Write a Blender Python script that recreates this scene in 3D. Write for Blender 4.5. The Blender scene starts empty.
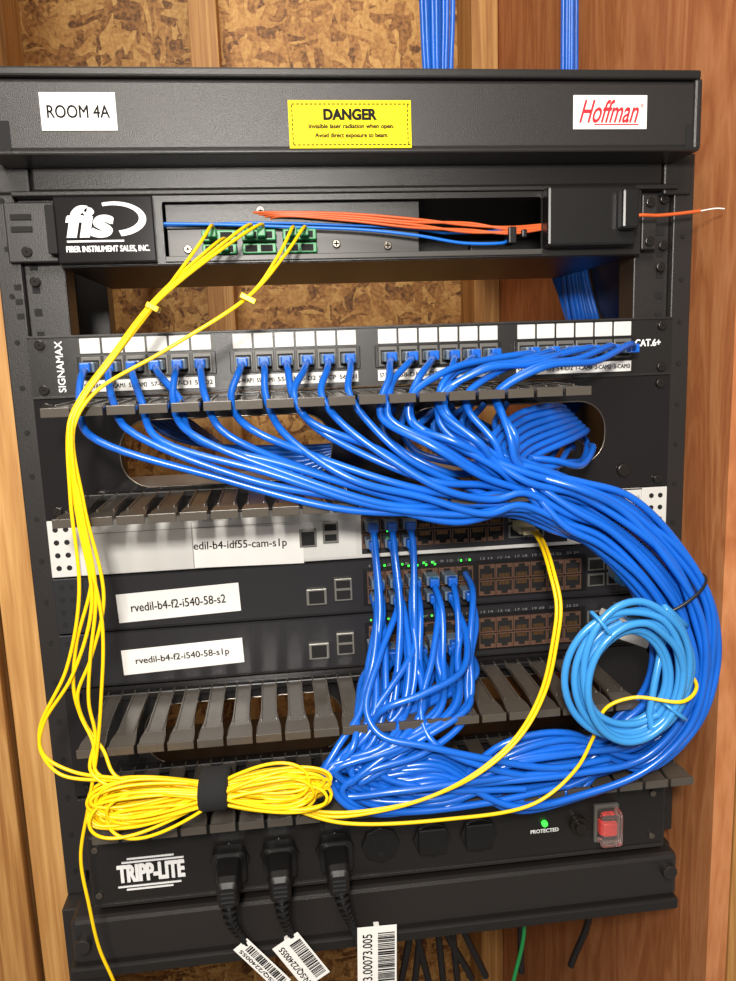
import bpy, math, random
from mathutils import Vector, Matrix
random.seed(7)
S=0.001; Z0=1.5
def P(x,y,z): return Vector((x*S,y*S,z*S+Z0))
COL=bpy.context.scene.collection
bpy.context.scene.view_settings.view_transform='Standard'
# ---------------------------------------------------------------- materials
def lin(c):
    return tuple(((v/255)/12.92 if v/255<=.04045 else ((v/255+.055)/1.055)**2.4) for v in c)+(1,)
def mat(name,rgb,rough=.5,metal=0,bump=0,bscale=900,spec=.5,trans=0,emit=0,var=0,coat=0):
    m=bpy.data.materials.new(name); m.use_nodes=True; nt=m.node_tree
    b=nt.nodes['Principled BSDF']; c=lin(rgb)
    b.inputs['Base Color'].default_value=c; b.inputs['Roughness'].default_value=rough
    b.inputs['Metallic'].default_value=metal; b.inputs['Specular IOR Level'].default_value=spec
    b.inputs['Transmission Weight'].default_value=trans; b.inputs['Coat Weight'].default_value=coat
    if emit:
        b.inputs['Emission Color'].default_value=c; b.inputs['Emission Strength'].default_value=emit
    tc=nt.nodes.new('ShaderNodeTexCoord')
    if bump or var:
        n=nt.nodes.new('ShaderNodeTexNoise'); n.inputs['Scale'].default_value=bscale; n.inputs['Detail'].default_value=3
        nt.links.new(tc.outputs['Object'],n.inputs['Vector'])
        if bump:
            bp=nt.nodes.new('ShaderNodeBump'); bp.inputs['Strength'].default_value=bump; bp.inputs['Distance'].default_value=.0006
            nt.links.new(n.outputs['Fac'],bp.inputs['Height']); nt.links.new(bp.outputs['Normal'],b.inputs['Normal'])
        if var:
            n2=nt.nodes.new('ShaderNodeTexNoise'); n2.inputs['Scale'].default_value=25
            nt.links.new(tc.outputs['Object'],n2.inputs['Vector'])
            mx=nt.nodes.new('ShaderNodeMix'); mx.data_type='RGBA'
            mx.inputs[6].default_value=tuple(v*(1-var) for v in c[:3])+(1,); mx.inputs[7].default_value=tuple(min(1,v*(1+var)) for v in c[:3])+(1,)
            nt.links.new(n2.outputs['Fac'],mx.inputs[0]); nt.links.new(mx.outputs[2],b.inputs['Base Color'])
    return m
def wood(name,c1,c2,c3,sx=30,sz=1.6,rough=.6,axis='Z'):
    m=bpy.data.materials.new(name); m.use_nodes=True; nt=m.node_tree; b=nt.nodes['Principled BSDF']
    tc=nt.nodes.new('ShaderNodeTexCoord'); mp=nt.nodes.new('ShaderNodeMapping')
    mp.inputs['Scale'].default_value=(sx,sx,sz) if axis=='Z' else (sz,sx,sx)
    nt.links.new(tc.outputs['Object'],mp.inputs['Vector'])
    n=nt.nodes.new('ShaderNodeTexNoise'); n.inputs['Scale'].default_value=1.0; n.inputs['Detail'].default_value=5; n.inputs['Distortion'].default_value=1.2
    nt.links.new(mp.outputs[0],n.inputs['Vector'])
    w=nt.nodes.new('ShaderNodeMath'); w.operation='MULTIPLY'; w.inputs[1].default_value=9
    nt.links.new(n.outputs['Fac'],w.inputs[0])
    fr=nt.nodes.new('ShaderNodeMath'); fr.operation='PINGPONG'; fr.inputs[1].default_value=1
    nt.links.new(w.outputs[0],fr.inputs[0])
    f=nt.nodes.new('ShaderNodeTexNoise'); f.inputs['Scale'].default_value=14; f.inputs['Detail'].default_value=4
    nt.links.new(mp.outputs[0],f.inputs['Vector'])
    mixf=nt.nodes.new('ShaderNodeMix'); mixf.inputs[0].default_value=.5
    nt.links.new(fr.outputs[0],mixf.inputs[2]); nt.links.new(f.outputs['Fac'],mixf.inputs[3])
    r=nt.nodes.new('ShaderNodeValToRGB'); e=r.color_ramp.elements
    e[0].position=.15; e[0].color=lin(c1); e[1].position=.8; e[1].color=lin(c3); q=e.new(.5); q.color=lin(c2)
    nt.links.new(mixf.outputs[0],r.inputs[0]); nt.links.new(r.outputs[0],b.inputs['Base Color'])
    b.inputs['Roughness'].default_value=rough
    bp=nt.nodes.new('ShaderNodeBump'); bp.inputs['Strength'].default_value=.25; bp.inputs['Distance'].default_value=.001
    nt.links.new(mixf.outputs[0],bp.inputs['Height']); nt.links.new(bp.outputs[0],b.inputs['Normal'])
    return m
def osb(name):
    m=bpy.data.materials.new(name); m.use_nodes=True; nt=m.node_tree; b=nt.nodes['Principled BSDF']
    tc=nt.nodes.new('ShaderNodeTexCoord')
    nz=nt.nodes.new('ShaderNodeTexNoise'); nz.inputs['Scale'].default_value=9; nt.links.new(tc.outputs['Object'],nz.inputs['Vector'])
    outs=[]
    for rot,sc in (((0,.5,0),(30,30,110)),((0,-.9,0),(110,30,30))):
        mp=nt.nodes.new('ShaderNodeMapping'); mp.inputs['Rotation'].default_value=rot; mp.inputs['Scale'].default_value=sc
        ad=nt.nodes.new('ShaderNodeMix'); ad.data_type='VECTOR'; ad.inputs[0].default_value=.08
        nt.links.new(tc.outputs['Object'],ad.inputs[4]); nt.links.new(nz.outputs['Color'],ad.inputs[5])
        nt.links.new(ad.outputs[1],mp.inputs['Vector'])
        v=nt.nodes.new('ShaderNodeTexVoronoi'); v.inputs['Scale'].default_value=1.0
        nt.links.new(mp.outputs[0],v.inputs['Vector']); 
        s=nt.nodes.new('ShaderNodeSeparateColor'); nt.links.new(v.outputs['Color'],s.inputs[0]); outs.append(s.outputs[0])
    msk=nt.nodes.new('ShaderNodeTexNoise'); msk.inputs['Scale'].default_value=34; msk.inputs['Detail'].default_value=5; nt.links.new(tc.outputs['Object'],msk.inputs['Vector'])
    gt=nt.nodes.new('ShaderNodeMath'); gt.operation='GREATER_THAN'; gt.inputs[1].default_value=.5; nt.links.new(msk.outputs['Fac'],gt.inputs[0])
    mx=nt.nodes.new('ShaderNodeMix'); nt.links.new(gt.outputs[0],mx.inputs[0]); nt.links.new(outs[0],mx.inputs[2]); nt.links.new(outs[1],mx.inputs[3])
    f=nt.nodes.new('ShaderNodeTexNoise'); f.inputs['Scale'].default_value=190; f.inputs['Detail'].default_value=4; nt.links.new(tc.outputs['Object'],f.inputs['Vector'])
    m2=nt.nodes.new('ShaderNodeMix'); m2.inputs[0].default_value=.6; nt.links.new(mx.outputs[0],m2.inputs[2]); nt.links.new(f.outputs['Fac'],m2.inputs[3])
    r=nt.nodes.new('ShaderNodeValToRGB'); e=r.color_ramp.elements
    e[0].position=.26; e[0].color=lin((96,60,26)); e[1].position=.78; e[1].color=lin((212,170,102)); q=e.new(.4); q.color=lin((154,106,54)); q=e.new(.55); q.color=lin((184,136,74))
    nt.links.new(m2.outputs[0],r.inputs[0]); nt.links.new(r.outputs[0],b.inputs['Base Color']); b.inputs['Roughness'].default_value=.6
    bp=nt.nodes.new('ShaderNodeBump'); bp.inputs['Strength'].default_value=.4; bp.inputs['Distance'].default_value=.001
    nt.links.new(m2.outputs[0],bp.inputs['Height']); nt.links.new(bp.outputs[0],b.inputs['Normal'])
    return m
M=dict(
 blk=mat('black_powder_coat',(35,32,31),.38,bump=.35,bscale=1400),
 blk2=mat('black_powder_coat_panel',(29,27,26),.34,bump=.25,bscale=1600),
 dark=mat('dark_cavity',(7,6,6),.8),
 plas=mat('black_plastic',(21,20,20),.34),
 fing=mat('finger_plastic',(72,66,59),.22,bump=.1,bscale=300,spec=.8),
 gloss=mat('gloss_black_panel',(26,24,25),.15),
 white=mat('white_label',(228,226,222),.5),
 whitep=mat('white_plastic',(205,204,200),.45),
 swhite=mat('switch_face_white',(198,196,192),.4),
 sgrey=mat('switch_face_dark',(36,35,38),.34,bump=.1,bscale=900),
 yel_l=mat('yellow_label',(234,208,14),.55,spec=.2),
 ink=mat('black_ink',(8,8,8),.7,spec=.2), red=mat('red_ink',(196,20,36),.6), wink=mat('white_ink',(228,228,228),.5),
 gink=mat('grey_ink',(120,120,118),.6),
 steel=mat('steel_screw',(130,122,112),.3,.9), dscrew=mat('black_screw',(50,46,43),.25,.6),
 cage=mat('port_cage_metal',(132,130,124),.4,.6),
 blue=mat('blue_cable_jacket',(18,92,192),.27,var=.25,spec=.6), lblue=mat('light_blue_cable_jacket',(56,136,200),.26,var=.15),
 boot=mat('clear_rj45_plug',(120,140,160),.2,trans=.4), 
 yel=mat('yellow_fiber_jacket',(240,196,14),.36,spec=.4), org=mat('orange_fiber_jacket',(200,90,42),.4),
 bfib=mat('blue_fiber_jacket',(20,106,205),.4), green=mat('green_adapter',(34,128,72),.4), gcab=mat('green_cable',(30,135,70),.4),
 brown=mat('port_shield_bronze',(108,80,66),.4,.4), gold=mat('gold_contact',(140,104,66),.35,.7),
 led=mat('green_led',(60,255,70),.4,emit=1.5), lens=mat('clear_rocker_cover',(235,215,210),.12,trans=.9), rsw=mat('red_rocker',(225,35,25),.4,emit=.3),
 grey=mat('grey_adapter_plate',(58,56,53),.4), jack=mat('keystone_jack',(92,90,86),.4), tan=mat('beige_connector',(190,176,140),.5),
 velcro=mat('velcro_strap',(18,18,20),.9,bump=.8,bscale=2500),
 cord=mat('black_cord',(24,24,26),.4),
 osb=osb('osb_board'), 
 ply=wood('orange_plywood',(158,92,52),(180,114,68),(194,130,84),20,3.2),
 pine=wood('pine_stud',(152,102,50),(178,130,72),(198,152,92),30,1.3),
 pine2=wood('pine_board_edge',(126,80,36),(156,108,54),(180,134,78),34,1.5),
 conc=mat('concrete_floor',(130,126,120),.8,bump=.5,bscale=60,var=.15),
)
# ---------------------------------------------------------------- helpers
def empty(name,loc=(0,0,0)):
    o=bpy.data.objects.new(name,None); o.empty_display_size=.02; COL.objects.link(o); return o
def link(o,parent):
    COL.objects.link(o)
    if parent: o.parent=parent
    return o
def meshobj(name,parent,verts,faces,m,bev=0,smooth=False,seg=2):
    me=bpy.data.meshes.new(name); me.from_pydata([tuple(v) for v in verts],[],faces); me.materials.append(m)
    if smooth:
        for p in me.polygons: p.use_smooth=True
    me.update(); o=bpy.data.objects.new(name,me); link(o,parent)
    if bev:
        b=o.modifiers.new('bevel','BEVEL'); b.width=bev*S; b.segments=seg; b.limit_method='ANGLE'
    return o
BF=[(0,1,2,3),(7,6,5,4),(0,4,5,1),(1,5,6,2),(2,6,7,3),(3,7,4,0)]
def boxes(name,parent,lst,m,bev=0):
    V=[];F=[]
    for b in lst:
        x0,x1,y0,y1,z0,z1=b[:6]; k=len(V)
        vs=[(x0,y0,z0),(x0,y1,z0),(x1,y1,z0),(x1,y0,z0),(x0,y0,z1),(x0,y1,z1),(x1,y1,z1),(x1,y0,z1)]
        if len(b)>6:
            a=b[6]; cx=(x0+x1)/2; cz=(z0+z1)/2
            vs=[(cx+(x-cx)*math.cos(a)+(z-cz)*math.sin(a),y,cz-(x-cx)*math.sin(a)+(z-cz)*math.cos(a)) for x,y,z in vs]
        V+=[P(*v) for v in vs]; F+=[tuple(i+k for i in f) for f in BF]
    return meshobj(name,parent,V,F,m,bev)
def box(name,parent,x0,x1,y0,y1,z0,z1,m,bev=0,a=0): return boxes(name,parent,[(x0,x1,y0,y1,z0,z1,a)],m,bev)
def cyls(name,parent,lst,m,n=20,bev=0):
    V=[];F=[]
    for x,z,y0,y1,r in lst:
        k=len(V)
        for y in (y0,y1):
            for i in range(n):
                a=2*math.pi*i/n; V.append(P(x+r*math.cos(a),y,z+r*math.sin(a)))
        F.append(tuple(k+i for i in range(n))); F.append(tuple(k+n+i for i in reversed(range(n))))
        for i in range(n): F.append((k+i,k+n+i,k+n+(i+1)%n,k+(i+1)%n))
    return meshobj(name,parent,V,F,m,bev)
def prism(name,parent,pts,y0,y1,m,bev=0):
    n=len(pts); V=[P(x,y0,z) for x,z in pts]+[P(x,y1,z) for x,z in pts]
    F=[tuple(range(n)),tuple(reversed(range(n,2*n)))]+[(i,i+n,(i+1)%n+n,(i+1)%n) for i in range(n)]
    return meshobj(name,parent,V,F,m,bev)
def text(parent,name,body,x0,x1,z0,z1,y,m,a=0,shear=0,bold=0,dup=0):
    cu=bpy.data.curves.new(name,'FONT'); cu.body=body; cu.size=.01; cu.shear=shear; cu.offset=bold*S
    cu.align_x='CENTER'; cu.align_y='CENTER'; cu.extrude=.00004; cu.resolution_u=4
    o=bpy.data.objects.new(name,cu); link(o,parent); cu.materials.append(m)
    bpy.context.view_layer.update()
    d=o.dimensions; w=(x1-x0)*S; h=(z1-z0)*S
    sx=w/max(d.x,1e-6); sy=h/max(d.y,1e-6)
    bb=[Vector(c) for c in o.bound_box]; cx=sum(c.x for c in bb)/8; cy=sum(c.y for c in bb)/8
    ca,sa=math.cos(a),math.sin(a); ox,oz=-cx*sx,-cy*sy
    o.scale=(sx,sy,1); o.rotation_euler=(math.pi/2,a,0)
    c=P((x0+x1)/2,y,(z0+z1)/2); o.location=(c.x+ox*ca+oz*sa,c.y,c.z-ox*sa+oz*ca)
    for k in range(1,3 if dup else 0):
        q=o.copy(); q.name=name+'_stroke_%d'%k; COL.objects.link(q); q.parent=parent
        q.location=(o.location.x+dup*S*(1 if k==1 else .5),o.location.y-.00003*k,o.location.z+dup*S*(0 if k==1 else .6))
    return o
def catmull(pts,n=10):
    pts=[Vector(p) for p in pts]
    q=[pts[0]*2-pts[1]]+pts+[pts[-1]*2-pts[-2]]; out=[]
    for i in range(1,len(q)-2):
        p0,p1,p2,p3=q[i-1:i+3]
        t0=0; t1=t0+max((p1-p0).length,1e-4)**.5; t2=t1+max((p2-p1).length,1e-4)**.5; t3=t2+max((p3-p2).length,1e-4)**.5
        for k in range(n):
            t=t1+(t2-t1)*k/n
            A1=p0*((t1-t)/(t1-t0))+p1*((t-t0)/(t1-t0)); A2=p1*((t2-t)/(t2-t1))+p2*((t-t1)/(t2-t1)); A3=p2*((t3-t)/(t3-t2))+p3*((t-t2)/(t3-t2))
            B1=A1*((t2-t)/(t2-t0))+A2*((t-t0)/(t2-t0)); B2=A2*((t3-t)/(t3-t1))+A3*((t-t1)/(t3-t1))
            out.append(B1*((t2-t)/(t2-t1))+B2*((t-t1)/(t2-t1)))
    out.append(pts[-1]); return out
def cables(name,parent,paths,r,m,n=10,raw=False,res=4):
    cu=bpy.data.curves.new(name,'CURVE'); cu.dimensions='3D'; cu.bevel_depth=r*S; cu.bevel_resolution=res; cu.use_fill_caps=True
    for pts in paths:
        c=pts if raw else catmull(pts,n)
        s=cu.splines.new('POLY'); s.points.add(len(c)-1)
        for i,p in enumerate(c): s.points[i].co=(*P(*p),1)
        s.use_smooth=True
    cu.materials.append(m); o=bpy.data.objects.new(name,cu); return link(o,parent)
def screws(parent,lst,y,m,r=3.6,name='screws'):
    cyls(name,parent,[(x,z,y-2.2,y,r) for x,z in lst],m,20,.6)
    boxes(name+'_cross',parent,[(x-2,x+2,y-2.4,y-2.1,z-.45,z+.45) for x,z in lst]+[(x-.45,x+.45,y-2.4,y-2.1,z-2,z+2) for x,z in lst],M['dark'])
def plate_holes(name,parent,x0,x1,z0,z1,y0,y1,holes,m):
    cu=bpy.data.curves.new(name,'CURVE'); cu.dimensions='2D'; cu.fill_mode='BOTH'; cu.extrude=abs(y1-y0)/2*S
    def sp(pts):
        s=cu.splines.new('POLY'); s.points.add(len(pts)-1); s.use_cyclic_u=True
        for i,(x,z) in enumerate(pts): s.points[i].co=(x*S,z*S,0,1)
    sp([(x0,z0),(x1,z0),(x1,z1),(x0,z1)])
    for hx0,hx1,hz0,hz1,hr in holes:
        pts=[]
        for cx,cz,a0 in ((hx1-hr,hz1-hr,0),(hx0+hr,hz1-hr,90),(hx0+hr,hz0+hr,180),(hx1-hr,hz0+hr,270)):
            for k in range(0,9): a=math.radians(a0+k*90/8); pts.append((cx+hr*math.cos(a),cz+hr*math.sin(a)))
        sp(pts)
    o=bpy.data.objects.new(name,cu); o.rotation_euler=(math.pi/2,0,0); o.location=(0,(y0+y1)/2*S,Z0); cu.materials.append(m); link(o,parent); return o
def rim(name,parent,a,b,c,d,r,y,m,t=.7):
    pts=[]
    for cx,cz,a0 in ((b-r,d-r,0),(a+r,d-r,90),(a+r,c+r,180),(b-r,c+r,270)):
        for k in range(0,9): q=math.radians(a0+k*90/8); pts.append((cx+r*math.cos(q),y,cz+r*math.sin(q)))
    pts.append(pts[0]); cables(name,parent,[pts],t,m,raw=True,res=2)

# ---------------------------------------------------------------- room shell
def shell(name,b,m): return box(name,None,*b,m)
shell('wall_back',(-700,278,680,700,-1480,900),M['osb'])
shell('wall_right',(278,296,-28,700,-1480,900),M['ply'])
shell('wall_left',(-720,-700,60,700,-1480,900),M['osb'])
shell('floor',(-720,700,-1500,700,-1500,-1480),M['conc'])
for nm,b,m in (('wall_stud',(-158,-120,592,679,-1480,900),'pine'),('wall_stud',(238,277,592,679,-1480,900),'pine'),('wall_stud',(-440,-402,592,679,-1480,900),'pine'),
    ('wall_stud',(297,336,-30,-11,-1480,900),'pine'),('wall_stud',(-294,-258.5,34,72,-1480,900),'pine'),('wall_stud',(-335,-297,24,62,-1480,900),'pine2')):
    w=empty(nm); boxes('stud_board',w,[b],M[m],1)
shell('wall_front_left',(-700,-337,40,60,-1480,900),M['pine2'])
shell('wall_front_right',(297,700,-10,10,-1480,900),M['ply'])

# ---------------------------------------------------------------- rack frame
rack=empty('server_rack')
boxes('side_rails',rack,[(-256,-240,-2,30,-440,120),(240,256,-2,30,-440,120),(-240,-212,4,30,-440,120),(212,240,4,30,-440,120)],M['blk'],1)
boxes('side_plates',rack,[(-254,-250,30,200,-440,120),(250,254,30,200,-440,120)],M['blk'])
boxes('rear_arms',rack,[(-252,-232,200,679,120,150),(232,252,200,679,120,150),(-252,-232,200,679,-470,-440),(232,252,200,679,-470,-440)],M['blk'])
boxes('rear_uprights',rack,[(-254,-222,200,226,-470,150),(240,254,200,226,-470,150)],M['blk'],1)
boxes('inner_gussets',rack,[(-222,240,200,206,90,112)],M['blk'],1)
boxes('top_crossbar',rack,[(-226,228,-6,30,97,118)],M['blk2'],1.5)
boxes('top_crossbar_lip',rack,[(-240,240,-9,30,93.5,97)],M['blk'],.8)
boxes('rail_corner_plates',rack,[(-250,-228,-5,4,96,118),(230,252,-5,4,90,118)],M['blk'],1.5)
boxes('header_face',rack,[(-240,236,-40,60,114,159)],M['blk'],3)
boxes('header_top_lip',rack,[(-245,236,-43,120,159,165)],M['blk2'],1.5)
boxes('header_bottom_lip',rack,[(-241,236.5,-42,60,112,115)],M['blk2'],1.2)
boxes('header_end_caps',rack,[(-244,-238,-42,60,113,160),(232,238,-42,60,113,160)],M['blk'],2)
boxes('header_slots',rack,[(-234,-227,-40.6,-39.5,114,133),(227,232,-40.6,-39.5,114,130)],M['dark'],0)
boxes('footer_bar',rack,[(-243,238,-46,60,-470,-431)],M['blk'],4)
boxes('footer_lip',rack,[(-246,238,-50,60,-479,-469)],M['blk2'],2)
cyls('footer_knobs',rack,[(229,-444,-52,-44,6),(-234,-450,-52,-44,6)],M['blk'],24,1)
boxes('footer_skirt',rack,[(-256,-225,-20,30,-520,-440),(225,245,-20,30,-500,-440)],M['blk'],1)
rh=[]
for k in range(0,34):
    z=112-15.875*k
    for x in (-233,233):
        if z>-430: rh.append((x-2.6,x+2.6,3.4,4.2,z-2.6,z+2.6))
for z in (34,24,14,104): rh+=[(-246,-241,-2.4,-1.9,z-2,z+2)]
boxes('rail_holes',rack,rh,M['dark'])
cyls('rail_rivets',rack,[(s*248,z,-3,-1.5,1.8) for s in (-1,1) for z in range(-420,100,32)],M['dark'],12)
screws(rack,[(-236,88),(-236,54),(234,88),(234,54),(-232.5,38),(232.5,38)],2,M['dscrew'])

o=empty('room_label'); box('label_card',o,-207,-160,-40.8,-40,127,150,M['white'],.2); text(o,'label_text','ROOM 4A',-203,-164.3,134.5,142.2,-41,M['ink'],dup=.32)
o=empty('laser_warning_label'); box('label_card',o,-50,32,-40.8,-40,115.5,145.5,M['yel_l'],.2)
da=[]
for k in range(27):
    x=-47.5+k*2.95; da+= [(x,x+1.9,-41.0,-40.8,142.7,143.4),(x,x+1.9,-41.0,-40.8,117.3,118)]
for k in range(9):
    z=118+k*2.85; da+=[(-47.9,-47.2,-41.0,-40.8,z,z+1.8),(29.2,29.9,-41.0,-40.8,z,z+1.8)]
boxes('dashed_border',o,da,M['ink'])
text(o,'title','DANGER',-27,8.5,133,140,-41,M['ink'],bold=.3,dup=.45)
text(o,'line_1','Invisible laser radiation when open.',-37,20,127,130.7,-41,M['ink'],dup=.34)
text(o,'line_2','Avoid direct exposure to beam.',-33,16,121.3,125,-41,M['ink'],dup=.34)
o=empty('manufacturer_label'); box('label_card',o,145,198,-40.8,-40,127,149,M['white'],.2); text(o,'script_logo','Hoffman',149,192,131,146,-41,M['red'],shear=.5,bold=.15); text(o,'registered_mark','®',193,195.5,141,143.5,-41,M['red']); box('underline',o,160,192,-41,-40.8,129.6,130.4,M['red'])

# ---------------------------------------------------------------- fiber enclosure
fe=empty('fiber_patch_enclosure')
plate_holes('front_frame',fe,-212,211,47,93,-8,-5,[(-140,134,51.5,89,2)],M['blk2'])
boxes('tray_shell',fe,[(-212,211,-5,170,90,93),(-212,211,-5,170,46.5,49),(-212,-209,-5,170,49,90),(208,211,-5,170,49,90),(-212,211,168,170,49,90)],M['blk'])
boxes('logo_plate',fe,[(-211,-145,-16,-8,48,92)],M['gloss'],1)
boxes('right_cover',fe,[(134,201,-22,-8,52,94)],M['plas'],2)
boxes('latch_block',fe,[(186,199,-32,-22,62,90)],M['plas'],2)
boxes('mounting_ears',fe,[(-246,-213,-8,-2,50,90),(212,224,-8,-2,50,90)],M['blk'],1)
boxes('ear_details',fe,[(-242,-228,-9,-8,78,82),(-242,-228,-9,-8,70,74),(-216,-210,-20,-8,54,86)],M['dark'],.5)
screws(fe,[(-233,57),(218,84),(218,56)],-8,M['dscrew'])
boxes('adapter_plate',fe,[(-139,44,4,6,49,90)],M['grey'],.5)
boxes('adapter_plate_upper',fe,[(-139,44,1,4,72,90)],M['blk2'],.5)
boxes('bottom_lip',fe,[(-140,134,-10,-4,48,52)],M['grey'],.5)
gr=[];gd=[]
for x0 in (-114,-86,-57):
    gr+=[(x0,x0+24,-8,4,53,60),(x0,x0+24,-8,4,62,69.5)]
    for k in range(2):
        for z in (54.2,63.4): gd.append((x0+2+k*11,x0+10.5+k*11,-8.4,-7.8,z,z+4.6))
boxes('green_adapters',fe,gr,M['green'],.7); boxes('adapter_openings',fe,gd,M['dark'])
screws(fe,[(-125,58),(-18,60),(20,58),(-72,84)],3,M['steel'],3)
boxes('grommets',fe,[(108,114,-12,2,56,68),(118,122,-12,2,60,66),(82,104,0,8,52,60)],M['plas'],1)
text(fe,'logo_main','fis',-204,-173,64.5,85,-16.3,M['wink'],shear=.18,bold=.3,dup=1.3)
text(fe,'logo_sub','FIBER INSTRUMENT SALES, INC.',-205,-149.5,54.5,59,-16.3,M['wink'],dup=.4)
def arc(cx,cz,rx,rz,a0,a1,n=24): return [(cx+rx*math.cos(math.radians(a0+(a1-a0)*i/n)),cz+rz*math.sin(math.radians(a0+(a1-a0)*i/n))) for i in range(n+1)]
prism('logo_swoosh',fe,arc(-171,76.5,21,11.5,112,-80)+arc(-172,77.2,17.2,8.4,-80,112),-16.5,-16.1,M['wink'])
boxes('logo_rule',fe,[(-204,-166,-16.4,-16.1,61.6,62.8)],M['wink'])

fo=empty('orange_fiber_cable')
pp=[]
for k in range(4):
    z=70-4.5*k
    pp.append([(-92+8*k,6,83-2*k),(-60,-2,82-k),(-10,-4,80-1.6*k),(40,-6,75-2*k),(80,-6,70-2.4*k+(k%2)*4),(110,-8,68-1.5*k),(140,-6,70-k)])
cables('strands',fo,pp,1.0,M['org'])
cables('exit_strand',fo,[[(186,-12,71),(200,-26,72),(216,-24,72),(235,-22,73.5),(250,-22,75)]],1.3,M['org'])
cables('white_tip',fo,[[(250,-22,75),(262,-23,76.5),(268,-24,76)]],.5,M['white'])
fb=empty('blue_fiber_cable')
cables('strand',fb,[[(-142,-4,75),(-100,-6,73.5),(-50,-6,71),(0,-8,68),(40,-10,63),(75,-10,57),(105,-8,57),(110,0,60)]],1.15,M['bfib'])
cables('strand_back',fb,[[(-142,2,74),(-80,-2,75),(-20,0,73),(30,0,70),(70,4,66),(110,4,68)]],.9,M['bfib'])

# ---------------------------------------------------------------- ethernet patch panel
pp_=empty('ethernet_patch_panel')
plate_holes('face_plate',pp_,-241.3,241.3,-44.2,-.3,-3,0,[],M['blk2'])
boxes('panel_body',pp_,[(-215,215,0,25,-42,-2)],M['blk'])
boxes('panel_lips',pp_,[(-241,241,-4,0,-1.6,0),(-241,241,-4,0,-44.4,-42.6)],M['blk'],.3)
groups=[(-206,-112),(-98,-6),(9,102),(116,208)]
portx=[]
wl=[];jk=[];jh=[];st=[];fr=[]
for g0,g1 in groups:
    wd=(g1-g0)/6
    fr.append((g0-2,g1+2,-4.2,-3,-31,-14.5))
    for k in range(6):
        x=g0+wd*k; wl.append((x+.7,x+wd-.7,-4.6,-3,-13.4,-2.6))
        cx=x+wd/2; portx.append(cx)
        jk.append((cx-7,cx+7,-5.2,-3.5,-30,-15.5)); jh.append((cx-5.6,cx+5.6,-5.5,-5.1,-28.5,-18))
    st.append((g0,g1,-3.8,-3,-40.5,-32.5))
boxes('port_surround',pp_,fr,M['plas'],.5)
boxes('label_windows',pp_,wl,M['whitep'],.6); boxes('keystone_jacks',pp_,jk,M['jack'],.6); boxes('jack_openings',pp_,jh,M['dark'])
boxes('port_label_strips',pp_,st,M['white'])
tl=['57-WAP1','57-CAM1','57-CAM2','57-CP1','57-D1','57-D2','55-WAP1','55-CAM1','55-D1','55-D2','55-CP','56-D1','57-WAP2','58-D1','58-D2','57-CAM3','58-CAM','58-TV','54-WAP','54-D1','54-D2','1-CAM1','2-CAM2','3-CAM3']
for i,x in enumerate(portx): text(pp_,'port_tag_%d'%(i+1),tl[i],x-6.5,x+6.3,-38.2,-35,-4,M['ink'],dup=.25)
text(pp_,'vertical_logo','SIGNAMAX',-238,-202,-24.5,-19.5,-4.2,M['wink'],a=-math.pi/2,dup=.3)
text(pp_,'category_text','CAT.6+',211,231.5,-22,-16.8,-3.2,M['wink'],dup=.6)
screws(pp_,[(-232.5,-6.3),(-232.5,-38),(232.5,-6.3),(232.5,-38)],-3.5,M['dscrew'])

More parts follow.
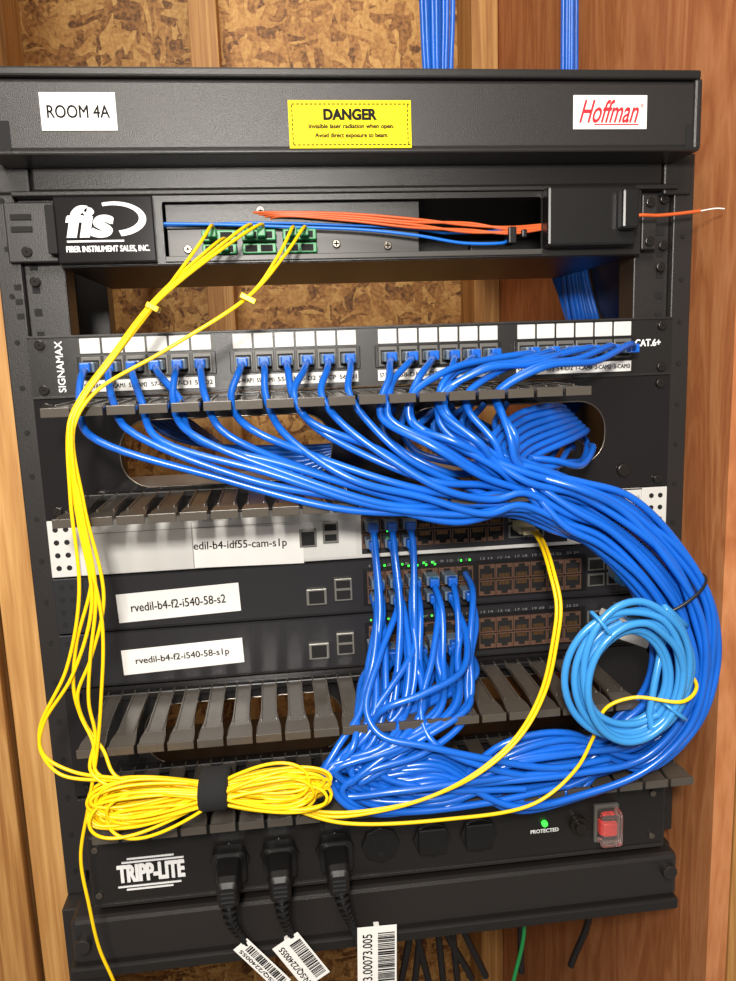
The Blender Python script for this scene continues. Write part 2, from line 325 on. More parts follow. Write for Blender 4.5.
# ---------------------------------------------------------------- finger managers
def manager(zt,rowt,rowb,xt=(-212,214),xb=(-212,218)):
    e=empty('cable_management_panel')
    hs=[(-184,-28,zt-68,zt-18,22),(28,188,zt-68,zt-18,22)]
    plate_holes('back_plate',e,-241.3,241.3,zt-88.6,zt-.3,-2.5,0,hs,M['gloss'])
    for i,(a,b,c,d,r) in enumerate(hs): rim('opening_rim_%d'%(i+1),e,a,b,c,d,r,-2.6,M['steel'],.6)
    V=[];F=[]
    for (x0,x1),z,sg in ((xt,rowt,1),(xb,rowb,-1)):
        n=int(round((x1-x0)/19.5)); 
        for k in range(n):
            c=x0+9.75+19.5*k
            prof=[(-7,-1),(-6.2,-8),(-5.8,-30),(-6.0,-58),(-6.6,-70),(-7.6,-78),(-8.4,-84),(-8.6,-95),(8.6,-95),(8.4,-84),(7.6,-78),(6.6,-70),(6.0,-58),(5.8,-30),(6.2,-8),(7,-1)]
            b=len(V); m_=len(prof)
            for t in (1.3,-1.3):
                for (dx,yy) in prof: V.append(P(c+dx,yy,z+t+ (-1.2 if yy<-90 else 0)))
            F.append(tuple(b+i for i in range(m_))); F.append(tuple(b+m_+i for i in reversed(range(m_))))
            for i in range(m_): F.append((b+i,b+m_+i,b+m_+(i+1)%m_,b+(i+1)%m_))
            b=len(V)
            for v in [(c-8.6,-96,z-4),(c-8.6,-93.5,z-4),(c+8.6,-93.5,z-4),(c+8.6,-96,z-4),(c-8.6,-96,z+1.8),(c-8.6,-93.5,z+1.8),(c+8.6,-93.5,z+1.8),(c+8.6,-96,z+1.8)]: V.append(P(*v))
            F+=[tuple(i+b for i in f) for f in BF]
            for ex in (-1,1):   # raised side ribs and centre rib
                b=len(V); xx=c+ex*5.2
                for v in [(xx-.6,-74,z),(xx-.6,-6,z),(xx+.6,-6,z),(xx+.6,-74,z),(xx-.6,-74,z+2.6),(xx-.6,-6,z+2.6),(xx+.6,-6,z+2.6),(xx+.6,-74,z+2.6)]: V.append(P(*v))
                F+=[tuple(i+b for i in f) for f in BF]
            b=len(V)
            for v in [(c-1,-90,z-3.6),(c-1,-4,z-5.5),(c+1,-4,z-5.5),(c+1,-90,z-3.6),(c-1,-90,z),(c-1,-4,z),(c+1,-4,z),(c+1,-90,z)]: V.append(P(*v))
            F+=[tuple(i+b for i in f) for f in BF]
    meshobj('fingers',e,V,F,M['fing'],.3)
    boxes('finger_base',e,[(xt[0],xt[1],-12,-2,rowt-2.5,rowt+2.5),(xb[0],xb[1],-12,-2,rowb-2.5,rowb+2.5)],M['plas'],.8)
    cyls('plate_bolts',e,[(x,zz,-5,-2.5,5.5) for x in (-200,204) for zz in (zt-74,)],M['dscrew'],20,1)
    screws(e,[(-232.5,zt-6.3),(-232.5,zt-82.5),(232.5,zt-6.3),(232.5,zt-82.5)],-3,M['dscrew'])
    return e
manager(-44.45,-48,-117,xt=(-212,139),xb=(-212,140))
manager(-266.7,-272,-335,xt=(-212,178),xb=(-208,221))

# ---------------------------------------------------------------- switches
def port_array(e,name,cols,zc,w=12,h=10.5,dz=6.6,fm='brown'):
    fr=[];ho=[];ct=[]
    for x in cols:
        for s in (1,-1):
            z=zc+s*dz
            fr+=[(x-w/2-.9,x-w/2,-5.4,-3,z-h/2-.8,z+h/2+.8),(x+w/2,x+w/2+.9,-5.4,-3,z-h/2-.8,z+h/2+.8),(x-w/2,x+w/2,-5.4,-3,z-h/2-.8,z-h/2),(x-w/2,x+w/2,-5.4,-3,z+h/2,z+h/2+.8)]
            ho.append((x-w/2,x+w/2,-3.8,-3,z-h/2,z+h/2))
            t=1 if s>0 else -1
            fr+=[(x-w/2,x-2.6,-5.2,-3.6,*sorted((z+t*h/2,z+t*(h/2-2.4)))),(x+2.6,x+w/2,-5.2,-3.6,*sorted((z+t*h/2,z+t*(h/2-2.4))))]
            for k in range(8): ct.append((x-4.1+k*1.1,x-3.6+k*1.1,-4.6,-3.7,*sorted((z-t*h/2*.95,z-t*h/2*.35))))
    boxes(name+'_shields',e,fr,M[fm],.15); boxes(name+'_openings',e,ho,M['dark']); boxes(name+'_contacts',e,ct,M['gold'])
def sfp(e,name,cols,zc,dz=6.6):
    fr=[];ho=[]
    for x in cols:
        for s in (1,-1):
            z=zc+s*dz; fr.append((x-7,x+7,-5,-3,z-5.2,z+5.2)); ho.append((x-5.6,x+5.6,-5.3,-4.9,z-3.8,z+3.8))
    boxes(name+'_cages',e,fr,M['cage'],.3); boxes(name+'_openings',e,ho,M['dark'])
def switch(zt,face):
    e=empty('network_switch'); zb=zt-43.6; zc=(zt+zb)/2
    boxes('chassis',e,[(-220,220,-3,210,zb,zt-.4)],M[face],.8)
    boxes('rack_ears',e,[(-241.3,-220,-3,-.5,zb,zt-.4),(220,241.3,-3,-.5,zb,zt-.4)],M[face],.6)
    boxes('seam_top',e,[(-220,220,-3.3,-2.9,zt-1.4,zt-.6)],M['dark'])
    hs=[]
    for s in (-1,1):
        for dx in (0,7.5): 
            for dz in (-15,-5,5,15): hs.append((s*(228+dx),zc+dz*.98))
    cyls('ear_holes',e,[(x,z,-3.3,-2.9,2.0) for x,z in hs],M['dark'],14)
    return e,zc
s1,zc=switch(-133.6,'swhite')
boxes('dark_port_panel',s1,[(-8,158,-3.2,-2.9,-174,-143)],M['sgrey'],.2)
port_array(s1,'copper_ports',[-1+14.2*k for k in range(8)],zc-1.4,w=11.6,h=10)
sfp(s1,'uplink',[116,131],zc-1)
boxes('status_strip',s1,[(-20,170,-3.3,-2.9,-138.6,-136.2)],M['gink'])
boxes('face_pocket',s1,[(-62,-12,-3.4,-2.9,-175,-146)],M['whitep'],.5)
boxes('console_jack',s1,[(-56,-43,-6,-3,-165,-151)],M['cage'],.5); boxes('console_opening',s1,[(-54.5,-44.5,-6.3,-5.9,-163.5,-153)],M['dark'])
boxes('usb_block',s1,[(-38,-26,-6,-3,-163,-146)],M['cage'],.5); boxes('usb_opening',s1,[(-36.5,-27.5,-6.3,-5.9,-153,-148),(-36.5,-27.5,-6.3,-5.9,-161,-156)],M['dark'])
box('power_led',s1,-108,-106,-3.6,-3,-140,-138,M['bfib'])
text(s1,'model_text','SCS 7210X/24T',-136,-112,-141,-138.6,-3.3,M['gink'])
text(s1,'range_text','BUILD YOUR EDGE',196,218,-143,-140,-3.3,M['gink'],bold=.1); text(s1,'range_text_b','SCN 7200-24P',192,218,-149,-146,-3.3,M['ink'],bold=.1)
boxes('face_seams',s1,[(-137,-136.5,-3.3,-2.9,-176,-135),(-219,-65,-3.3,-2.9,-145.4,-145)],M['gink'])
box('label_card',s1,-136,-53,-4.4,-3.4,-177,-146.5,M['white'],.2,0.02); text(s1,'label_text','edil-b4-idf55-cam-s1p',-136,-66,-164.5,-156.5,-4.6,M['ink'],a=.02,dup=.22)

s2,zc2=switch(-178,'sgrey'); s3,zc3=switch(-222.4,'sgrey')
for e,zc,lab,lz,la in ((s2,zc2,'rvedil-b4-f2-i540-58-s2',(-214,-191.5),-.035),(s3,zc3,'rvedil-b4-f2-i540-58-s1p',(-256,-236),-.035)):
    boxes('port_bezel',e,[(-8,174,-3.2,-2.9,zc-16.5,zc+14.5)],M['plas'])
    port_array(e,'copper_ports',[2+14.2*k+(4 if k>5 else 0) for k in range(12)],zc-1.4)
    sfp(e,'uplink',[182,198],zc-1)
    boxes('console_jack',e,[(-53,-37,-6,-3,zc-12,zc+1)],M['cage'],.5); boxes('console_opening',e,[(-51,-39,-6.3,-5.9,zc-10.5,zc-.5)],M['dark'])
    boxes('usb_block',e,[(-31,-17,-6,-3,zc-10,zc+8)],M['cage'],.5); boxes('usb_opening',e,[(-29.5,-18.5,-6.3,-5.9,zc-8.5,zc-1.5),(-29.5,-18.5,-6.3,-5.9,zc+0.5,zc+6.5)],M['dark'])
    box('label_card',e,-196,-104,-4.2,-3.4,lz[0],lz[1],M['white'],.2,la)
    text(e,'label_text',lab,-186,-115,(lz[0]+lz[1])/2-3.4,(lz[0]+lz[1])/2+3.4,-4.6,M['ink'],a=la,dup=.2)
    boxes('bezel_line',e,[(-219,219,-3.6,-2.9,zc-20.5,zc-19.8)],M['dark'])
    text(e,'range_text','DELL EMC N31',198,218,zc+13,zc+16,-3.4,M['gink'])
    for k in range(12): 
        x=2+14.2*k+(4 if k>5 else 0); text(e,'port_no_%d'%(k+1),'%d %d'%(2*k+1,2*k+2),x-5,x+5,zc+15.2,zc+17.2,-3.6,M['gink'])
leds=[(x,z) for x in (2,9,16,23,40,47,70,77) for z in (-183.4,)]+[(28+k*7,-185) for k in range(4)]+[(12,-156),(33,-148),(62,-150),(104,-147),(114,-147)]
for i in range(8): leds.append((-3+i*7,-227.8))
boxes('status_leds',s2,[(x-.7,x+.7,-6.2,-5.4,z-.7,z+.7) for x,z in leds if z<-178 and z>-222],M['led'])
boxes('status_leds',s1,[(x-.7,x+.7,-6.2,-5.4,z-.7,z+.7) for x,z in leds if z>-178],M['led'])
boxes('status_leds',s3,[(x-.6,x+.6,-4.2,-3.4,z-.6,z+.6) for x,z in leds if z<-222],M['led'])

# ---------------------------------------------------------------- power strip
pd=empty('rack_power_strip')
boxes('body',pd,[(-224,224,-50,120,-420,-361)],M['blk2'],2.5)
boxes('rack_ears',pd,[(-241,-224,-3,0,-420,-358),(224,241,-3,0,-420,-358)],M['blk'],.5)
boxes('lower_lip',pd,[(-222,222,-51.5,-49,-419,-416)],M['blk'],.5)
ox=[-121,-84,-42,-7,33,70]
cyls('outlet_bezels',pd,[(x,-391,-53,-50,15) for x in ox],M['plas'],8,.8)
oh=[]
for x in ox:
    oh+=[(x-5.6,x-4.2,-53.5,-52.8,-390,-382),(x+4.2,x+5.6,-53.5,-52.8,-389,-382.5),(x-2,x+2,-53.5,-52.8,-400,-396)]
boxes('outlet_slots',pd,oh,M['dark'])
boxes('outlet_covers',pd,[(33-11,33+11,-56,-53,-402,-380),(70-11,70+11,-56,-53,-402,-380)],M['plas'],2)
cyls('breaker_button',pd,[(150,-391,-56,-50,7),(150,-391,-60,-56,4.5)],M['dscrew'],20,.8)
cyls('status_led',pd,[(123,-388,-53,-50,2.4)],M['led'],16,.5)
text(pd,'led_text','PROTECTED',112,134.6,-396.5,-393.4,-50.4,M['wink'],dup=.35)
box('rocker_base',pd,163,183,-54,-50,-408,-376,M['jack'],1); box('rocker',pd,168,178,-60,-54,-398,-386,M['rsw'],1.5); box('rocker_cover',pd,164,182,-66,-54,-406,-377,M['lens'],3)
text(pd,'logo','TRIPP-LITE',-204,-155.5,-401,-387,-50.4,M['wink'],bold=.3,dup=.8)
boxes('logo_rules',pd,[(-200,-155,-50.6,-50,-385.4,-384.2),(-196,-162,-50.6,-50,-382.6,-381.4),(-204,-158,-50.6,-50,-405,-403.8),(-198,-164,-50.6,-50,-407.6,-406.4)],M['wink'])
cyls('panel_screws',pd,[(-218,-372,-52,-50,2.5),(-218,-409,-52,-50,2.5),(212,-372,-52,-50,2.5),(212,-409,-52,-50,2.5)],M['steel'],14,.5)

tagdata=[(-100,-452,.66,13,48),(-72,-452,.55,22,42),(-17,-468,-.03,29,74)]
for i,(x,pth) in enumerate(((-121,[(-121,-84,-398),(-120,-88,-412),(-115,-86,-426),(-104,-84,-444),(-85,-82,-470),(-60,-60,-560)]),(-84,[(-84,-84,-398),(-83,-88,-412),(-80,-86,-426),(-72,-84,-444),(-62,-82,-475),(-50,-60,-560)]),(-42,[(-42,-84,-398),(-39,-88,-412),(-35,-86,-426),(-31,-85,-440),(-24,-84,-475),(-20,-60,-560)]))):
    e=empty('power_cord')
    def ring(cx,cy,cz,rx,rz,n=28,sq=.35): 
        return [(cx+rx*math.copysign(abs(math.cos(t))**sq,math.cos(t)),cy,cz+rz*math.copysign(abs(math.sin(t))**sq,math.sin(t))) for t in [2*math.pi*k/n for k in range(n)]]
    rings=[ring(x,-53,-390,12.5,13),ring(x,-63,-390,12.5,13.5),ring(x,-64,-390,11,13),ring(x,-66,-391,9,12.5),ring(x,-84,-392,8,11.5),ring(x,-88,-393,7.2,10),ring(x,-90,-393.5,5.5,7)]
    V=[P(*v) for r_ in rings for v in r_]; n=28; F=[]
    for a in range(len(rings)-1):
        for k in range(n): F.append((a*n+k,(a+1)*n+k,(a+1)*n+(k+1)%n,a*n+(k+1)%n))
    F+=[tuple(range(n)),tuple(reversed(range((len(rings)-1)*n,len(rings)*n)))]
    meshobj('plug_body',e,V,F,M['plas'],.6)
    boxes('plug_grip',e,[(x-5,x+5,-91,-89,-398,-396.6),(x-5,x+5,-91,-89,-394.5,-393),(x-5,x+5,-91,-89,-391,-389.6)],M['cord'],.4)
    c=catmull(pth[:4],14)
    cables('cord',e,[pth],2.8,M['cord'])
    for k in range(8):
        q=c[3+k*4]; q2=c[3+k*4+2]; cables('strain_relief_%d'%(k+1),e,[[q,q2]],6-k*.4,M['plas'],2)
    tx,tz,ta,tw,th=tagdata[i]
    t=empty('barcode_tag'); y=-85.3-i*.3
    def tb(dx0,dx1,dz0,dz1,yy):
        cx,cz=(dx0+dx1)/2,(dz0+dz1)/2; a=-ta
        X=tx+cx*math.cos(a)+cz*math.sin(a); Z=tz-cx*math.sin(a)+cz*math.cos(a)
        return (X-(dx1-dx0)/2,X+(dx1-dx0)/2,yy-.3,yy,Z-(dz1-dz0)/2,Z+(dz1-dz0)/2,a)
    boxes('tag_card',t,[tb(-tw/2,tw/2,-th/2,th/2,y-2)],M['white'],.15)
    boxes('tag_wrap',t,[tb(-2,2,-th/2,th/2,y)[:2]+(y-2,y+5)+tb(-2,2,-th/2+2,th/2-2,y)[4:]],M['white'],.3)
    bars=[]; zz=-th/2+3; random.seed(i+3)
    while zz<th/2-6:
        hgt=random.choice([.4,.7,1.2]); bars.append(tb(tw*.02 if i else -tw*.05,tw/2-1.5,zz,zz+hgt,y-2.35)); zz+=hgt+random.choice([.5,.8,1.1])
    boxes('barcode',t,bars,M['ink'])
    cx=-tw*.25; a=-ta; X=tx+cx*math.cos(a); Z=tz-cx*math.sin(a)
    text(t,'tag_text','SN:B373.00073.005' if i==2 else 'N:SQ/2240055',X-th*.42,X+th*.42,Z-tw*.12,Z+tw*.12,y-2.6,M['ink'],a=a-math.pi/2,dup=.25)

# ---------------------------------------------------------------- blue ethernet harness
G0=-212+19.5
def snap(x,j=0): return round((x-G0)/19.5)*19.5+G0+j
slots=[-186,-172,-155,-140,-126,-113,-95,-78,-62,-48,-33,-15,0,10,22,32,40,48,26,38,50,60,72,86]
C=[(91,-90,-114),(122,-92,-125),(149,-94,-140),(183,-96,-171),(204,-96,-206),(210,-95,-244),(199,-95,-280),(171,-93,-304),(130,-92,-315),(80,-92,-320)]
def norm2(k):
    a=C[max(k-1,0)]; b=C[min(k+1,len(C)-1)]; dx,dz=b[0]-a[0],b[2]-a[2]; L=math.hypot(dx,dz); return (-dz/L,dx/L)
bp=[-.8,.15,.8,-.35,.5,-.95,0.,.95]
sw_ports=[]
for k in range(3): sw_ports.append((-1+14.2*k,-162.5,1)); 
for k in range(3): sw_ports.append((-1+14.2*k,-149,1))
for k in range(5): sw_ports.append((2+14.2*k,-194.5,2))
for k in range(6): sw_ports.append((2+14.2*k,-207.5,2))
for k in range(7): sw_ports.append((-2+12*k if k<6 else 60,-246-(k%2)*4,3))
random.seed(21)
R=2.45
paths=[];plugs=[]
rank=sorted(range(24),key=lambda i:sw_ports[i][0])
J=random.uniform
WID=[18,19,20,21,21.5,21.5,21,21,22,22]
for i in range(24):
    a=-1+2*(i+.5)/24
    b=bp[i%8]*math.sqrt(max(0,1-a*a*.8))
    px=portx[i]; s=slots[i]; sx=snap(s,J(-3,3))
    z0=-23
    pts=[(px,-6,z0),(px,-22,z0-1)]
    plugs.append((px,-5,z0))
    if i<12:
        pts+=[(px*.7+sx*.3,-44,z0-7),(sx,-66+J(-8,6),-46)]
    elif i<18:
        pts+=[(px*.75+sx*.25,-42,z0-5),(sx+8,-62+J(-8,6),-38),(sx+1,-74+J(-6,4),-50)]
    else:
        pts+=[(px-8,-36,z0-1+(i-18)*.8),(px*.6+sx*.4,-52-(i%3)*7,z0-4-(i%3)*2),(px*.25+sx*.75+3,-66-(i%3)*6,-33),(sx,-78+J(-5,5),-50)]
    aj=max(-1,min(1,a+J(-.28,.28)))
    xe=C[0][0]; ze=C[0][2]+aj*18
    xs=sx+ (10 if i<12 else 0); zs=-64+(J(-5,4))
    pts.append((xs,-86+J(-4,4),zs))
    pw=J(1.45,2.1)
    for t in (.28,.58,.82) if i<12 else (.35,.7):
        X=xs+(xe-xs)*t; ff=1-(1-t)**pw
        if i>=12: ff=1-(1-t)**(pw-.45)
        pts.append((X+J(-4,4),-92-b*7+J(-5,5)-4*math.sin(t*3.14),zs+(ze-zs)*ff+J(-4,4)))
    for k,c in enumerate(C):
        nx,nz=norm2(k); w=WID[k]
        mixk=min(1,k/4); aa=(aj*(1-mixk)+a*mixk)*w+J(-2.8,2.8); dd=b*12+J(-2.5,2.5)
        if k>=8: aa=-a*w*.3+w*.95*math.sin(i*2.4)+J(-1.5,1.5)
        pts.append((c[0]+nx*aa,c[1]-dd,c[2]+nz*aa))
    lp=sw_ports[i]; r=rank.index(i)
    lz=-316+20*math.sin(i*2.4+.5)
    lx=-24+14*math.sin(i*1.7)
    slx=-22+r*3.4+J(-3,3)
    pts+=[(30,-92+12*math.cos(i*2.4),lz),(lx+8,-92+12*math.cos(i*2.1),lz*.6-316*.4+J(-5,5)),(lx-14,-96+8*math.cos(i),-302+J(-7,7)),((lx+slx)/2-2,-96+J(-6,6),-284+J(-3,3)),(slx,-84+J(-6,6),-266)]
    fx,fz,ty=lp
    if ty==1: pts+=[(slx*.6+fx*.4+J(-5,5),-58-J(0,12),-235),(slx*.2+fx*.8+J(-4,4),-44-J(0,8),-205),(fx,-34,fz-16),(fx,-24,fz-3),(fx,-8,fz)]
    elif ty==2: pts+=[(slx*.6+fx*.4+J(-6,6),-56-J(0,16),-240),(fx+J(-3,3),-42-J(0,10),fz-16),(fx,-28,fz-3),(fx,-8,fz)]
    else: pts+=[(slx*.7+fx*.3,-50-J(0,8),fz-10),(fx,-26,fz-2),(fx,-8,fz)]
    plugs.append((fx,-5,fz)); paths.append(pts)
eb=empty('ethernet_cable_bundle')
cables('cable_strands',eb,paths,R,M['blue'],9)
ex=[[(58,-8,-207),(58,-30,-210),(60,-62,-225),(50,-88,-240),(20,-98,-250),(-6,-98,-258),(-14,-92,-270),(-22,-96,-288),(-10,-100,-306),(30,-104,-318),(90,-104,-324)],
    [(73,-8,-194),(72,-34,-200),(64,-58,-225),(57,-74,-255),(52,-88,-275),(20,-100,-292),(-20,-104,-300),(-38,-104,-312),(-20,-104,-330),(30,-100,-334),(90,-100,-335)],
    [(30,-8,-207),(30,-32,-212),(20,-64,-232),(-10,-86,-262),(-30,-98,-285),(-46,-104,-302),(-34,-108,-322),(0,-104,-332),(60,-104,-332),(120,-102,-326)],
    [(-2,-8,-207),(-2,-34,-214),(-12,-60,-240),(-22,-84,-266),(-40,-98,-284),(-50,-104,-300),(-40,-102,-316),(0,-108,-314),(60,-108,-312),(120,-106,-312)],
    [(16,-8,-194),(15,-36,-204),(-4,-66,-232),(-18,-90,-262),(-10,-100,-276),(20,-106,-284),(60,-108,-296),(110,-108,-308),(150,-106,-306)],
    [(44,-8,-194),(45,-36,-206),(34,-66,-236),(20,-90,-268),(26,-102,-284),(60,-108,-302),(110,-106,-316),(150,-104,-312)]]
cables('slack_strands',eb,ex,R,M['blue'],10)
dl=[]
for k in range(8):
    x0=20+k*11
    dl.append([(x0+J(-8,8),-30,-60),(x0-14+J(-5,5),-45,-74),(x0-4,-58,-88+J(-4,4)),(x0+28,-66,-100+J(-4,4)),(x0+50,-56,-104+J(-4,4)),(min(x0+74,168),-28,-98+J(-8,8)),(min(x0+88,174),0,-90+J(-8,8)),(min(x0+92,176),50,-84)])
for k in range(7):
    q=[(152+k*4,30,-70-k*3),(148+k*3,-20,-66-k*3),(126+k*3,-48,-62-k*4),(98+k*2,-62,-66-k*5),(76+k*4,-76,-82-k*3),(92,-92,-98-k*2)]
    ph=k*.9; aa0=[.95,.5,-.1,-.6,.75,.2,-.9][k]; bb=[.5,1.15,1.2,1.05,-.6,-1,.5][k]
    for m_ in range(1,len(C)):
        nx,nz=norm2(m_); aa=aa0*WID[m_]+J(-3,3)+3*math.sin(m_*.9+ph); dd=bb*13+J(-1.5,1.5)
        q.append((C[m_][0]+nx*aa,C[m_][1]-dd,C[m_][2]+nz*aa))
    q+=[(30,-100,-316+aa0*14),(-8,-96,-310+aa0*8),(-24,-92,-296),(-10,-86,-280),(k*11,-60,-258),(-2+k*12,-24,-250),(-2+k*12,-8,-248)]
    dl.append(q)
cables('duct_slack_strands',eb,dl,R,M['blue'],8)
boxes('rj45_plugs',eb,[(x-5.2,x+5.2,-20,-5,z-3.6,z+3.6) for x,y,z in plugs],M['boot'],.8)
boxes('plug_boots',eb,[(x-3.6,x+3.6,-27,-19,z-3.3,z+3.3) for x,y,z in plugs],M['blue'],1)
cables('cable_tie',eb,[[(197+.87*26.5*math.cos(t),-97+19*math.sin(t),-193+.5*26.5*math.cos(t)) for t in [k*math.pi/10 for k in range(21)]]],1.1,M['cord'],3)

rb=empty('riser_cable_bundle'); random.seed(4)
cables('strands',rb,[[(100+dx*1.3,186+dy,820),(100+dx*1.25,186+dy,300),(100+dx*1.0,186+dy,220),(110+dx,186+dy*.6,120),(150+dx,186+dy*.5,90),(205+dx*.4,184+dy*.4,72),(222+dx*.5,184+dy*.4,40),(224+dx*.5,150,0),(205,60,-20)] for dx,dy in [(2.6*k-12,random.uniform(-9,9)) for k in range(10)]],2.4,M['blue'])
cables('tie',rb,[[(100+15*math.cos(t),186+13*math.sin(t),232) for t in [k*math.pi/6 for k in range(13)]]],1.4,M['cord'],3)
rb=empty('riser_cable_bundle')
cables('strands',rb,[[(229+dx*.75,184+dy,820),(229+dx*.75,184+dy,300),(230+dx*.8,184+dy,200),(234+dx,184+dy,100),(234+dx*1.3,176+dy,50),(230+dx*1.5,140+dy,0),(200,60,-20)] for dx,dy in [(2.4*k-10,random.uniform(-9,9)) for k in range(9)]],2.4,M['blue'])
cables('tie',rb,[[(229+12*math.cos(t),184+12*math.sin(t),232) for t in [k*math.pi/6 for k in range(13)]]],1.2,M['cord'],3)
bh=empty('horizontal_cable_bundle')
cables('strands',bh,[[(-190+k*3,30,-40),(-150,40+k*4,-80+k*3),(-60,60,-95-k*4),(60,60,-90+k*4),(150,50,-80-k*3),(210,60,-50)] for k in range(7)],2.4,M['blue'])

# ---------------------------------------------------------------- coiled light-blue cable
cb=empty('coiled_ethernet_cable')
cx,cz=157,-236; pts=[]
pts+=[(199,-20,-200),(203,-45,-202),(206,-80,-206),(200,-112,-210)]
random.seed(5)
N=5
for k in range(N*14+6):
    t=math.radians(55-360*k/14); w=k/14
    rx=39+4.5*math.sin(w*2.3)-2*(int(w)%3); rz=45+5*math.cos(w*1.9)-3*(int(w)%2)
    pts.append((cx+rx*math.cos(t)+4*math.sin(w*1.3),-122-3*math.sin(w*3.1)-1.5*w,cz+rz*math.sin(t)+3*math.cos(w*2)))
pts+=[(185,-112,-212),(197,-80,-222),(203,-40,-232),(201,-12,-240)]
cables('coil_strand',cb,[pts],2.4,M['lblue'],4)
pts=[]
for k in range(2*14+9):
    t=math.radians(100+360*k/14); pts.append((cx-2+(30+4*math.sin(k*.4))*math.cos(t),-121-k*.1,cz-3+(35+4*math.cos(k*.3))*math.sin(t)))
cables('coil_inner_strand',cb,[pts],2.4,M['lblue'],4)
boxes('rj45_plugs',cb,[(192,206,-22,-4,-206,-196,.2)],M['boot'],.8)
boxes('plug_boots',cb,[(189,207,-36,-22,-206,-197,.2)],M['lblue'],2)
boxes('latching_plugs',cb,[(184,212,-40,-6,-250,-243,.4),(184,208,-26,-6,-241,-235,.4)],M['white'],.8)
tw=[]
for th in (-40,125):
    q=math.radians(th); rc=(cx+38*math.cos(q),-124,cz+43*math.sin(q)); d=(math.cos(q),math.sin(q))
    tw.append([(rc[0]+d[0]*11*math.cos(t),rc[1]+9*math.sin(t),rc[2]+d[1]*11*math.cos(t)) for t in [k*math.pi/6 for k in range(13)]])
cables('tie_wraps',cb,tw,1.3,M['lblue'],3)

# ---------------------------------------------------------------- yellow fibre
yf=empty('yellow_fiber_patch_cable'); random.seed(9)
A=[(-141,-80,15),(-166,-98,-18),(-184,-104,-41),(-191,-108,-56)]
def off(p,k,s=2.0): return (p[0]+math.cos(k*2.1)*s,p[1]+math.sin(k*1.7)*s,p[2]+math.sin(k*2.1)*s*.6)
strands=[]
srcA=[(-106,-8,66),(-98,-8,57),(-80,-8,66),(-72,-8,66)]
srcB=[(-50,-8,66),(-42,-8,66)]
tails=[
 [(-192,-108,-109),(-189,-106,-167),(-206,-104,-215),(-227,-102,-246),(-231,-102,-264),(-220,-104,-281),(-185,-108,-287),(-150,-112,-290),(-122,-112,-296)],
 [(-195,-108,-100),(-196,-106,-160),(-209,-104,-210),(-230,-102,-250),(-229,-102,-268),(-212,-104,-280),(-180,-110,-285),(-150,-112,-291),(-122,-112,-298)],
 [(-189,-108,-109),(-186,-106,-160),(-194,-104,-205),(-198,-102,-235),(-196,-102,-258),(-200,-106,-280),(-180,-112,-292),(-122,-112,-298)],
 [(-190,-108,-115),(-184,-106,-180),(-190,-104,-234),(-196,-104,-270),(-204,-106,-305),(-212,-106,-340),(-210,-106,-376),(-207,-104,-410),(-200,-102,-440),(-190,-90,-520)],
 [(-193,-106,-105),(-188,-104,-150),(-202,-102,-195),(-207,-100,-226),(-205,-98,-245),(-198,-102,-262),(-196,-106,-282),(-160,-112,-290)],
 [(-188,-106,-105),(-182,-104,-165),(-194,-102,-205),(-205,-100,-230),(-203,-98,-250),(-192,-102,-268),(-184,-108,-284),(-150,-112,-292)]]
for k in range(4):
    s=srcA[k]
    strands.append([s,(s[0]+1,-26,s[2]+4),(s[0]*.6-48,-52,s[2]*.5+22)]+[off(p,k,1.6) for p in A]+tails[k])
for k in range(2):
    s=srcB[k]
    strands.append([s,(s[0],-26,s[2]+2),(-62+k*4,-62,44),(-82,-88,17),(-133,-100,-14),(-176,-105,-38),(-189,-108,-58)]+tails[4+k])
cables('jumper_strands',yf,strands,1.15,M['yel'])
boxes('fiber_connectors',yf,[(s[0]-3,s[0]+3,-20,-6,s[2]-3,s[2]+3) for s in srcA+srcB],M['green'],.8)
boxes('zip_ties',yf,[(-145,-137,-86,-72,11,14.5,.5),(-87,-77,-94,-82,14,17.5,.5)],M['yel'],.5)
cp=[]
ZC=-296
for k in range(28):
    Aleft=random.uniform(66,84); Ar=random.uniform(58,76); B=random.uniform(0,12); Br=random.uniform(1,10); zo=random.uniform(-6.5,6); yo=random.uniform(-9,7)
    p_=[]
    for q in range(33):
        t=2*math.pi*q/32; c_=math.cos(t); sn=math.sin(t)
        if c_<0: p_.append((-121+c_*Aleft,-112+yo+3*math.sin(t*2+k),ZC+zo*.7-4*abs(c_)+(B+4)*math.sin(2*t)*.95+zo*.6*abs(c_)))
        else: p_.append((-121+c_*Ar,-112+yo+3*math.sin(t*2+k),ZC+zo*.7-3*c_+(Br+3)*math.sin(2*t)*1.0+zo*.4*abs(c_)))
    cp.append(p_)
cables('coiled_slack',yf,cp,1.1,M['yel'],3,res=3)
V=[];F=[];n=24
for x,s in ((-130,.93),(-128,1),(-114,1),(-112,.93)):
    for k in range(n):
        t=2*math.pi*k/n; V.append(P(x+1.5*math.sin(t),-113+16*s*math.sin(t),ZC+13*s*math.cos(t)))
for a in range(3):
    for k in range(n): F.append((a*n+k,(a+1)*n+k,(a+1)*n+(k+1)%n,a*n+(k+1)%n))
F+=[tuple(range(n)),tuple(reversed(range(3*n,4*n)))]
meshobj('velcro_strap',yf,V,F,M['velcro'],0,True)
ja=[]
for k in range(2):
    d=k*3.0
    ja.append([(116+d,-8,-157),(119+d,-30,-157),(116+d,-60,-160),(112+d,-90,-172),(112+d,-104,-192),(107+d,-110,-217),(98+d,-114,-248),(80+d,-118,-276),(50+d,-122,-298),(16,-120,-314),(-20,-116,-321-d*.6),(-48,-112,-322-d),(-80,-110,-314),(-112,-110,-302)])
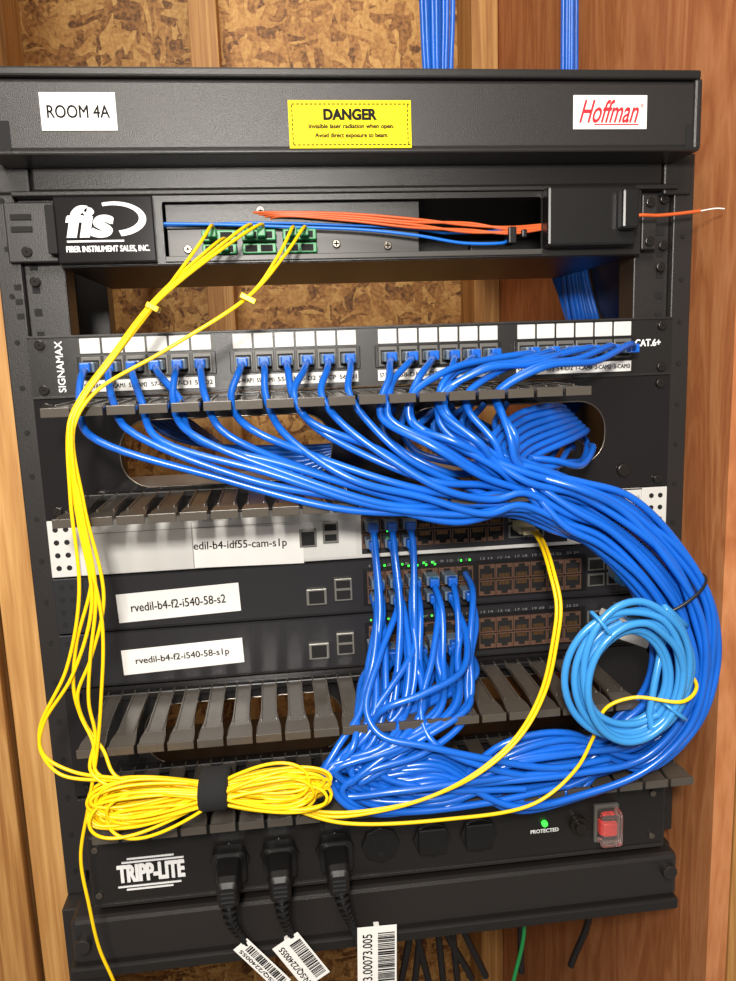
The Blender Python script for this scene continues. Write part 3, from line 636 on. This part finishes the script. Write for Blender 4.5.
ja.append([(196,-8,-240),(204,-40,-240),(206,-90,-244),(203,-124,-249),(188,-134,-254),(160,-122,-254),(142,-118,-262),(134,-116,-284),(122,-116,-306),(92,-118,-327),(30,-118,-332),(-40,-116,-328),(-75,-112,-316),(-112,-110,-304)])
cables('switch_jumpers',yf,ja,1.25,M['yel'])
boxes('switch_connectors',yf,[(112,124,-24,-5,-161,-154),(112,124,-34,-24,-159.5,-155.5)],M['tan'],.8)

lc=empty('hanging_power_cable')
cables('strands',lc,[[(20+k*9,40+k*6,-440),(22+k*10+J(-8,8),45+k*6,-490),(30+k*8+J(-12,12),50,-540),(20+k*14,60,-620)] for k in range(7)]+[[(150,60,-440),(175,40,-480),(200,40,-540),(190,60,-620)],[(30,50,-500),(60,40,-520),(100,40,-512),(130,50,-530),(140,60,-620)]],3.3,M['cord'])
lc=empty('green_ground_cable')
cables('strand',lc,[[(100,40,-440),(112,20,-480),(126,10,-520),(118,20,-600)]],1.8,M['gcab'])

# ---------------------------------------------------------------- lights
def area(name,loc,tgt,size,power,col):
    l=bpy.data.lights.new(name,'AREA'); l.size=size; l.energy=power; l.color=col
    o=bpy.data.objects.new(name,l); COL.objects.link(o); o.location=P(*loc)
    d=P(*tgt)-o.location; o.rotation_euler=d.to_track_quat('-Z','Y').to_euler(); return o
area('ceiling_light',(-300,-1300,1000),(0,0,-150),.6,27,(1,.93,.84))
area('camera_flash',(-110,-760,140),(0,0,-170),.06,7.6,(1,.95,.88))  # small area light just behind the camera, stands in for its flash
area('back_area_light',(0,-100,1000),(0,500,0),.4,4,(1,.88,.72))  # unseen warm area light above the rack, aimed into the space behind it
wd=bpy.data.worlds.new('world'); bpy.context.scene.world=wd; wd.use_nodes=True
wd.node_tree.nodes['Background'].inputs[0].default_value=(1,.94,.86,1); wd.node_tree.nodes['Background'].inputs[1].default_value=.25

# ---------------------------------------------------------------- camera
cd=bpy.data.cameras.new('camera'); cam=bpy.data.objects.new('camera',cd); COL.objects.link(cam)
cd.sensor_fit='VERTICAL'; cd.sensor_height=36; cd.lens=36*782.37/981; cd.clip_start=.01
cam.location=P(-68.94,-592.43,-20.72); cam.rotation_euler=(1.39851,.03457,-.11975)
bpy.context.scene.camera=cam
